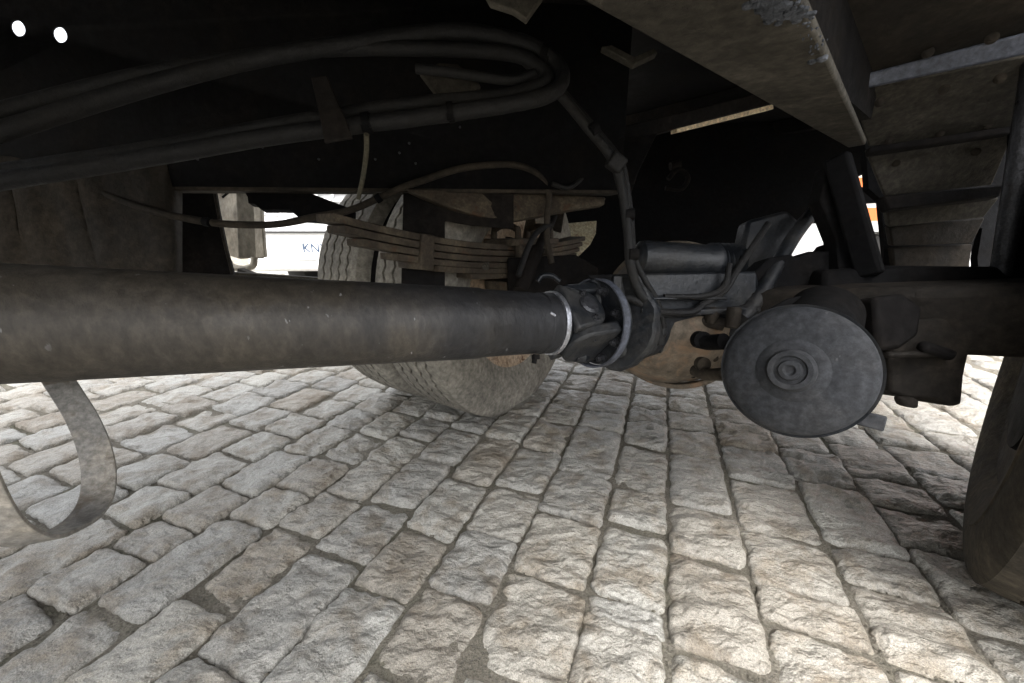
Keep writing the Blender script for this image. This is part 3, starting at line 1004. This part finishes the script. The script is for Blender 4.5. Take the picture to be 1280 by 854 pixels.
# --- flat steel guard loop below the shaft
lp = [(42, 420, .475), (70, 470, .465), (104, 525, .458), (122, 575, .450), (122, 618, .438), (106, 646, .415), (78, 664, .385), (42, 676, .352), (2, 658, .325), (-30, 610, .305), (-55, 540, .292), (-72, 450, .285)]
path = catmull([W(*p) for p in lp], 8)
V, Fc = [], []
for i, p in enumerate(path):
    d = (path[min(i + 1, len(path) - 1)] - path[max(i - 1, 0)]).normalized()
    wv = SD
    nn = d.cross(wv).normalized()
    for a, b in ((-1, -1), (1, -1), (1, 1), (-1, 1)):
        V.append(p + wv * a * .0145 + nn * b * .0022)
for i in range(len(path) - 1):
    for k in range(4):
        k2 = (k + 1) % 4
        Fc.append((i * 4 + k, i * 4 + k2, i * 4 + 4 + k2, i * 4 + 4 + k))
obj('shaft_guard_loop', (V, Fc), M['strap'], truck, .0008)

# --- hoses
def hose(pts, r, mat='hose', name='hose', wob=.05):
    return obj(name, tube([W(*p) for p in pts], r, 14, 8, True, wob), M[mat], truck)


hose([(-200, 215, .50), (0, 165, .56), (150, 118, .60), (300, 78, .64), (430, 56, .66), (560, 40, .68), (640, 50, .69), (685, 70, .69), (703, 95, .68), (690, 116, .67), (650, 128, .66), (560, 142, .65), (460, 155, .64), (330, 172, .62), (180, 198, .60), (30, 222, .58), (-150, 250, .55)], .0135)
hose([(-200, 190, .50), (0, 140, .57), (200, 90, .62), (400, 62, .66), (560, 62, .68), (640, 68, .69), (672, 82, .685), (684, 97, .68), (672, 108, .675), (630, 120, .67), (540, 128, .66), (450, 140, .65), (330, 160, .63), (180, 188, .61), (0, 215, .59)], .012)
hose([(520, 86, .66), (560, 90, .66), (600, 96, .66), (640, 100, .67), (668, 92, .68)], .008)
for a_, b_, r_ in (((455, 155, .64), (464, 153, .64), .0165), ((560, 141, .65), (567, 140, .65), .0162), ((676, 68, .69), (684, 71, .69), .0165)):
    obj('hose_clamp', [cyl(W(*a_), W(*b_), r_, 20), box(W(*a_) + Vector((0, -.012, -.010)), W(*b_) + Vector((0, -.012, -.010)), .006, .010)], M['black'], truck)
for a_, b_ in (((781, 268, .765), (792, 268, .765)), ((786, 318, .768), (797, 318, .768)), ((738, 165, .735), (746, 158, .735)), ((255, 277, .905), (262, 278, .905)), ((470, 250, .94), (476, 246, .94))):
    obj('cable_tie', cyl(W(*a_), W(*b_), .0115 if a_[2] < .8 else .0105, 12), M['black'], truck)
obj('mounting_block', [prism([W(*p) for p in ((522, 92, .70), (548, 78, .70), (572, 80, .71), (600, 104, .71), (594, 118, .71), (545, 122, .70))], (0, .05, .01))], M['tan'], truck, .006)
obj('hose_bracket', slab([(388, 96, .60), (408, 94, .60), (432, 150, .60), (440, 172, .60), (405, 178, .60), (400, 150, .60)], .006), M['dark'], truck, .002)
hose([(640, 60, .7), (700, 118, .72), (735, 160, .74), (765, 198, .75), (777, 235, .76), (785, 290, .77), (788, 330, .775), (798, 362, .78), (815, 388, .79), (826, 430, .80)], .0095)
hose([(700, 110, .74), (748, 165, .77), (775, 200, .765), (783, 230, .77), (789, 275, .78), (793, 320, .79), (806, 350, .79), (822, 378, .80), (830, 410, .81)], .006)
obj('hose_clip', box(W(762, 198, .745), W(778, 210, .75), .03, .03), M['hose'], truck, .004)
hose([(770, 372, .80), (790, 374, .79), (806, 384, .79), (818, 400, .79), (824, 425, .80)], .008)
hose([(120, 236, .90), (150, 250, .90), (200, 266, .90), (255, 277, .91), (300, 281, .92), (350, 280, .93), (395, 271, .93), (440, 262, .94), (490, 240, .95), (530, 225, .96), (580, 210, .98), (640, 206, 1.0), (672, 218, 1.02), (686, 240, 1.04), (684, 270, 1.05), (684, 300, 1.06), (690, 330, 1.06)], .0085, 'brown')
hose([(458, 168, .63), (458, 190, .66), (454, 220, .7), (448, 248, .74)], .0042, 'cable', 'cable')
hose([(648, 345, 1.0), (660, 310, 1.02), (672, 290, 1.04), (690, 280, 1.06)], .008)
hose([(690, 230, 1.0), (710, 235, 1.02), (730, 222, 1.04)], .006, 'hose')
hose([(672, 352, .86), (678, 345, .86), (690, 345, .86), (700, 352, .86)], .006, 'casting', 'lifting_eye')

# --- stepped underbody panels on the right
def yz(py):
    return .78 + (py - 100) * .0032


pn = [('underbody_panel', [(1030, -60, .52), (1330, -60, .52), (1330, 38, .66), (1062, 100, .78)], 'brown', .02),
      ('panel_edge', [(1060, 98, .765), (1330, 28, .62), (1330, 58, .63), (1064, 115, .775)], 'edge', .015),
      ('underbody_panel', [(1064, 116, .80), (1330, 60, .70), (1290, 158, .86), (1086, 184, .96)], 'tan', .02),
      ('panel_lip', [(1086, 183, .94), (1270, 156, .86), (1266, 165, .86), (1086, 192, .95)], 'dark', .02),
      ('underbody_panel', [(1084, 192, 1.0), (1268, 166, .93), (1240, 232, 1.03), (1106, 246, 1.05)], 'tan', .02),
      ('panel_lip', [(1104, 245, 1.03), (1256, 231, 1.00), (1250, 246, 1.0), (1112, 262, 1.03)], 'dark', .03),
      ('underbody_panel', [(1108, 262, 1.07), (1250, 247, 1.04), (1230, 272, 1.07), (1112, 284, 1.10)], 'tan', .02),
      ('underbody_panel', [(1112, 284, 1.12), (1232, 272, 1.1), (1216, 304, 1.13), (1116, 308, 1.14)], 'brown', .02),
      ('underbody_panel', [(1116, 309, 1.16), (1216, 305, 1.15), (1210, 350, 1.17), (1120, 350, 1.17)], 'brown', .02)]
for nm, pts, mt, th in pn:
    obj(nm, slab(pts, th), M[mt], truck, .004)
for px, py, z_ in ((1100, 128, .785), (1180, 112, .745), (1250, 98, .71), (1112, 176, .925), (1175, 166, .90), (1235, 156, .87), (1120, 204, 1.0), (1220, 190, .96), (1075, 86, .74), (1160, 66, .70), (1240, 48, .66)):
    q_ = W(px, py, z_)
    obj('panel_bolt', hexbolt(q_, Vector((0, 0, CAMH)) - q_, .0065, .004), M['brown'], truck)
obj('panel_gap_blocker', slab([(1060, -90, 1.22), (1440, -90, 1.22), (1440, 350, 1.22), (1254, 350, 1.22), (1254, 300, 1.22), (1246, 300, 1.22), (1246, 350, 1.22), (1224, 350, 1.22), (1222, 322, 1.22), (1228, 285, 1.22), (1222, 285, 1.22), (1212, 322, 1.22), (1211, 350, 1.22), (1112, 350, 1.22), (1102, 250, 1.22), (1086, 236, 1.22)], .02), M['black'], truck)  # black sheet added to stop sky leaking between the panels, slits left open
obj('dark_tyre_stand_in', slab([(1275, -60, .88), (1440, -60, .85), (1440, 380, .85), (1254, 380, .88), (1262, 240, .88)], .01), M['black'], truck)  # added black plate, standing in for the dark side of the near tyre
obj('lit_tyre_edge_tube', tube([W(1296, 60, .72), W(1275, 190, .76), W(1250, 350, .80)], .0165, 16), M['bolt'], truck)  # added tube standing in for the lit upper edge of the near tyre
obj('daylight_blocker', slab([(758, 60, 2.2), (1100, 60, 2.0), (1092, 212, 2.0), (1074, 220, 2.0), (1062, 234, 2.0), (1110, 234, 2.0), (1110, 252, 2.0), (1070, 254, 2.0), (1056, 276, 2.0), (990, 280, 2.0), (990, 345, 2.0), (745, 385, 2.1), (746, 262, 2.1), (758, 258, 2.1)], .02), M['black'], truck)  # black sheet shaped to block daylight, with small slivers left open
obj('panel_stay', slab([(1100, 250, 1.18), (1125, 262, 1.18), (1125, 350, 1.18), (1104, 350, 1.18), (1106, 300, 1.18)], .01), M['dark'], truck)


# ------------------------------------------------------------------ vehicles parked beyond
def text_mesh(name, s, size, origin, right, upv, mat, parent):
    cu = bpy.data.curves.new(name, 'FONT')
    cu.body = s
    cu.size = size
    cu.extrude = .002
    cu.align_x = 'CENTER'
    t = bpy.data.objects.new(name, cu)
    scene.collection.objects.link(t)
    dg = bpy.context.evaluated_depsgraph_get()
    me = bpy.data.meshes.new_from_object(t.evaluated_get(dg))
    bpy.data.objects.remove(t)
    nrm = right.cross(upv)
    V = [origin + right * v.co.x + upv * v.co.y + nrm * v.co.z for v in me.vertices]
    Fc = [tuple(p.vertices) for p in me.polygons]
    return obj(name, (V, Fc), mat, parent)


def van(name, o, fwd, label, L=5.2, Wd=2.0, H=2.4, body='white', group=None):
    """o: ground point under the middle of the front; fwd: where it faces"""
    root = empty(name, o, label, 'van', group)
    fwd = fwd.normalized()
    rt = fwd.cross(up).normalized()

    def P(f, r, h):
        return o + fwd * f + rt * r + up * h
    prof = [(0, .32), (0, 1.12), (-.06, 1.22), (-.55, 1.38), (-1.15, 2.1), (-1.5, 2.35), (-2.2, H), (-L + .15, H), (-L, H - .12), (-L, .35)]
    fr, rr_ = -.95, -L + 1.0
    low = []
    for k in range(9):
        a = pi * k / 8
        low.append((rr_ - cos(a) * .42, .32 + sin(a) * .42))
    for k in range(9):
        a = pi * k / 8
        low.append((fr - cos(a) * .42, .32 + sin(a) * .42))
    ob = obj('body', prism([P(f, -Wd / 2, h) for f, h in prof + low], rt * Wd), M[body], root, .05)
    for f in (fr, rr_):
        for sd in (-1, 1):
            c = P(f, sd * (Wd / 2 - .14), .34)
            w_ = obj('wheel', lathe([(-.09, .21), (-.09, .14), (-.04, .10), (.0, .08), (.06, .09), (.06, .15), (.085, .21)], c, rt * sd, 40), M['silver'], root)
            obj('tyre', lathe([(-.10, .20), (-.115, .26), (-.10, .33), (-.06, .345), (.06, .345), (.10, .33), (.115, .26), (.10, .20)], c, rt * sd, 48), M['rubber'], w_)
    obj('windscreen', prism([P(-.58, -.85, 1.43), P(-.58, .85, 1.43), P(-1.12, .78, 2.07), P(-1.12, -.78, 2.07)], (fwd + up * .8).normalized() * .012), M['glass'], root)
    for sd in (-1, 1):
        obj('side_window', prism([P(-1.0, sd * Wd / 2, 1.42), P(-1.9, sd * Wd / 2, 1.42), P(-1.9, sd * Wd / 2, 2.0), P(-1.35, sd * Wd / 2, 2.0)], rt * sd * .012), M['glass'], root)
        obj('headlight', prism([P(0, sd * .62, .86), P(0, sd * .95, .88), P(0, sd * .95, 1.08), P(0, sd * .66, 1.04)], fwd * .03), M['lens'], root, .01)
        obj('tail_light', prism([P(-L, sd * .86, .8), P(-L, sd * .97, .8), P(-L, sd * .97, 1.3), P(-L, sd * .86, 1.3)], -fwd * .03), M['red'], root, .01)
        obj('mirror', [box(P(-.95, sd * 1.02, 1.5), P(-.95, sd * 1.22, 1.5), .08, .22)], M['trim'], root, .02)
    obj('bumper', box(P(.03, -.98, .52), P(.03, .98, .52), .14, .44), M[body], root, .04)
    obj('bumper_stripe', box(P(.112, -.9, .70), P(.112, .9, .70), .012, .022), M['trim'], root)
    g = obj('grille', prism([P(0, -.55, .80), P(0, .55, .80), P(0, .50, 1.14), P(0, -.50, 1.14)], fwd * .03), M['silver'], root, .01)
    for k in range(4):
        obj('grille_bar', box(P(.04, -.48, .86 + k * .075), P(.04, .48, .86 + k * .075), .02, .02), M['white'], g, .003)
    return root, P, fwd, rt


vo = W(430, 305, 4.1)
vo.z = 0
v1, P1, f1, r1_ = van('parked_van', vo, Vector((.05, -1, 0)), 'white van with round emblem on silver grille and dark blue letters, left of the tyres')
ec = plane_hit(405, 241, P1(.06, 0, 1), f1)
emb = obj('emblem', [tube([ec + r1_ * cos(a) * .085 + up * sin(a) * .085 for a in [2 * pi * k / 32 for k in range(33)]], .011, 8, 1, False), box(ec - up * .05, ec - up * .14, .018, .018), box(ec, ec + up * .08, .012, .012)], M['white'], v1)
pc = plane_hit(398, 310, P1(.104, 0, .6), f1)
plate = obj('number_plate', [box(pc - r1_ * .28, pc + r1_ * .28, .006, .115)], M['white'], v1)
text_mesh('plate_lettering', 'KNY', .125, pc + f1 * .004 - up * .043 + r1_ * .035, -r1_, up, M['navy'], plate)
for px, py, w_, h_ in ((376, 307, .10, .075), (385, 321, .20, .075)):
    q = plane_hit(px, py, P1(.104, 0, .6), f1)
    obj('bumper_vent', box(q - r1_ * w_ / 2, q + r1_ * w_ / 2, .008, h_), M['grey'], v1)

vo2 = W(1120, 300, 4.6)
vo2.z = 0
fw2 = Vector((-.93, .36, 0))
vo2 = vo2 - Vector((1.95, 0, 0))
v2, P2, f2_, r2_ = van('parked_van', vo2, fw2, 'white van with orange side band, parked beyond the right end of the axle')
for sd in (-1, 1):
    obj('side_stripe', prism([P2(-.3, sd * 1.0, .95), P2(-5.1, sd * 1.0, .95), P2(-5.1, sd * 1.0, 1.15), P2(-.3, sd * 1.0, 1.15)], r2_ * sd * .006), M['vorange'], v2)

sp0 = P2(0, -1.0, 0)
for px, py, w_, h_, mt, nm in ((1218, 303, .05, .14, 'red', 'side_marker'), (1246, 312, .04, .12, 'red', 'side_marker'), (1090, 283, .24, .09, 'lens', 'side_plate'), (1094, 268, .16, .11, 'vorange', 'side_panel')):
    q = plane_hit(px, py, P2(0, -1.012, 0), r2_)
    obj(nm, box(q - f2_ * w_ / 2, q + f2_ * w_ / 2, .012, h_), M[mt], v2)
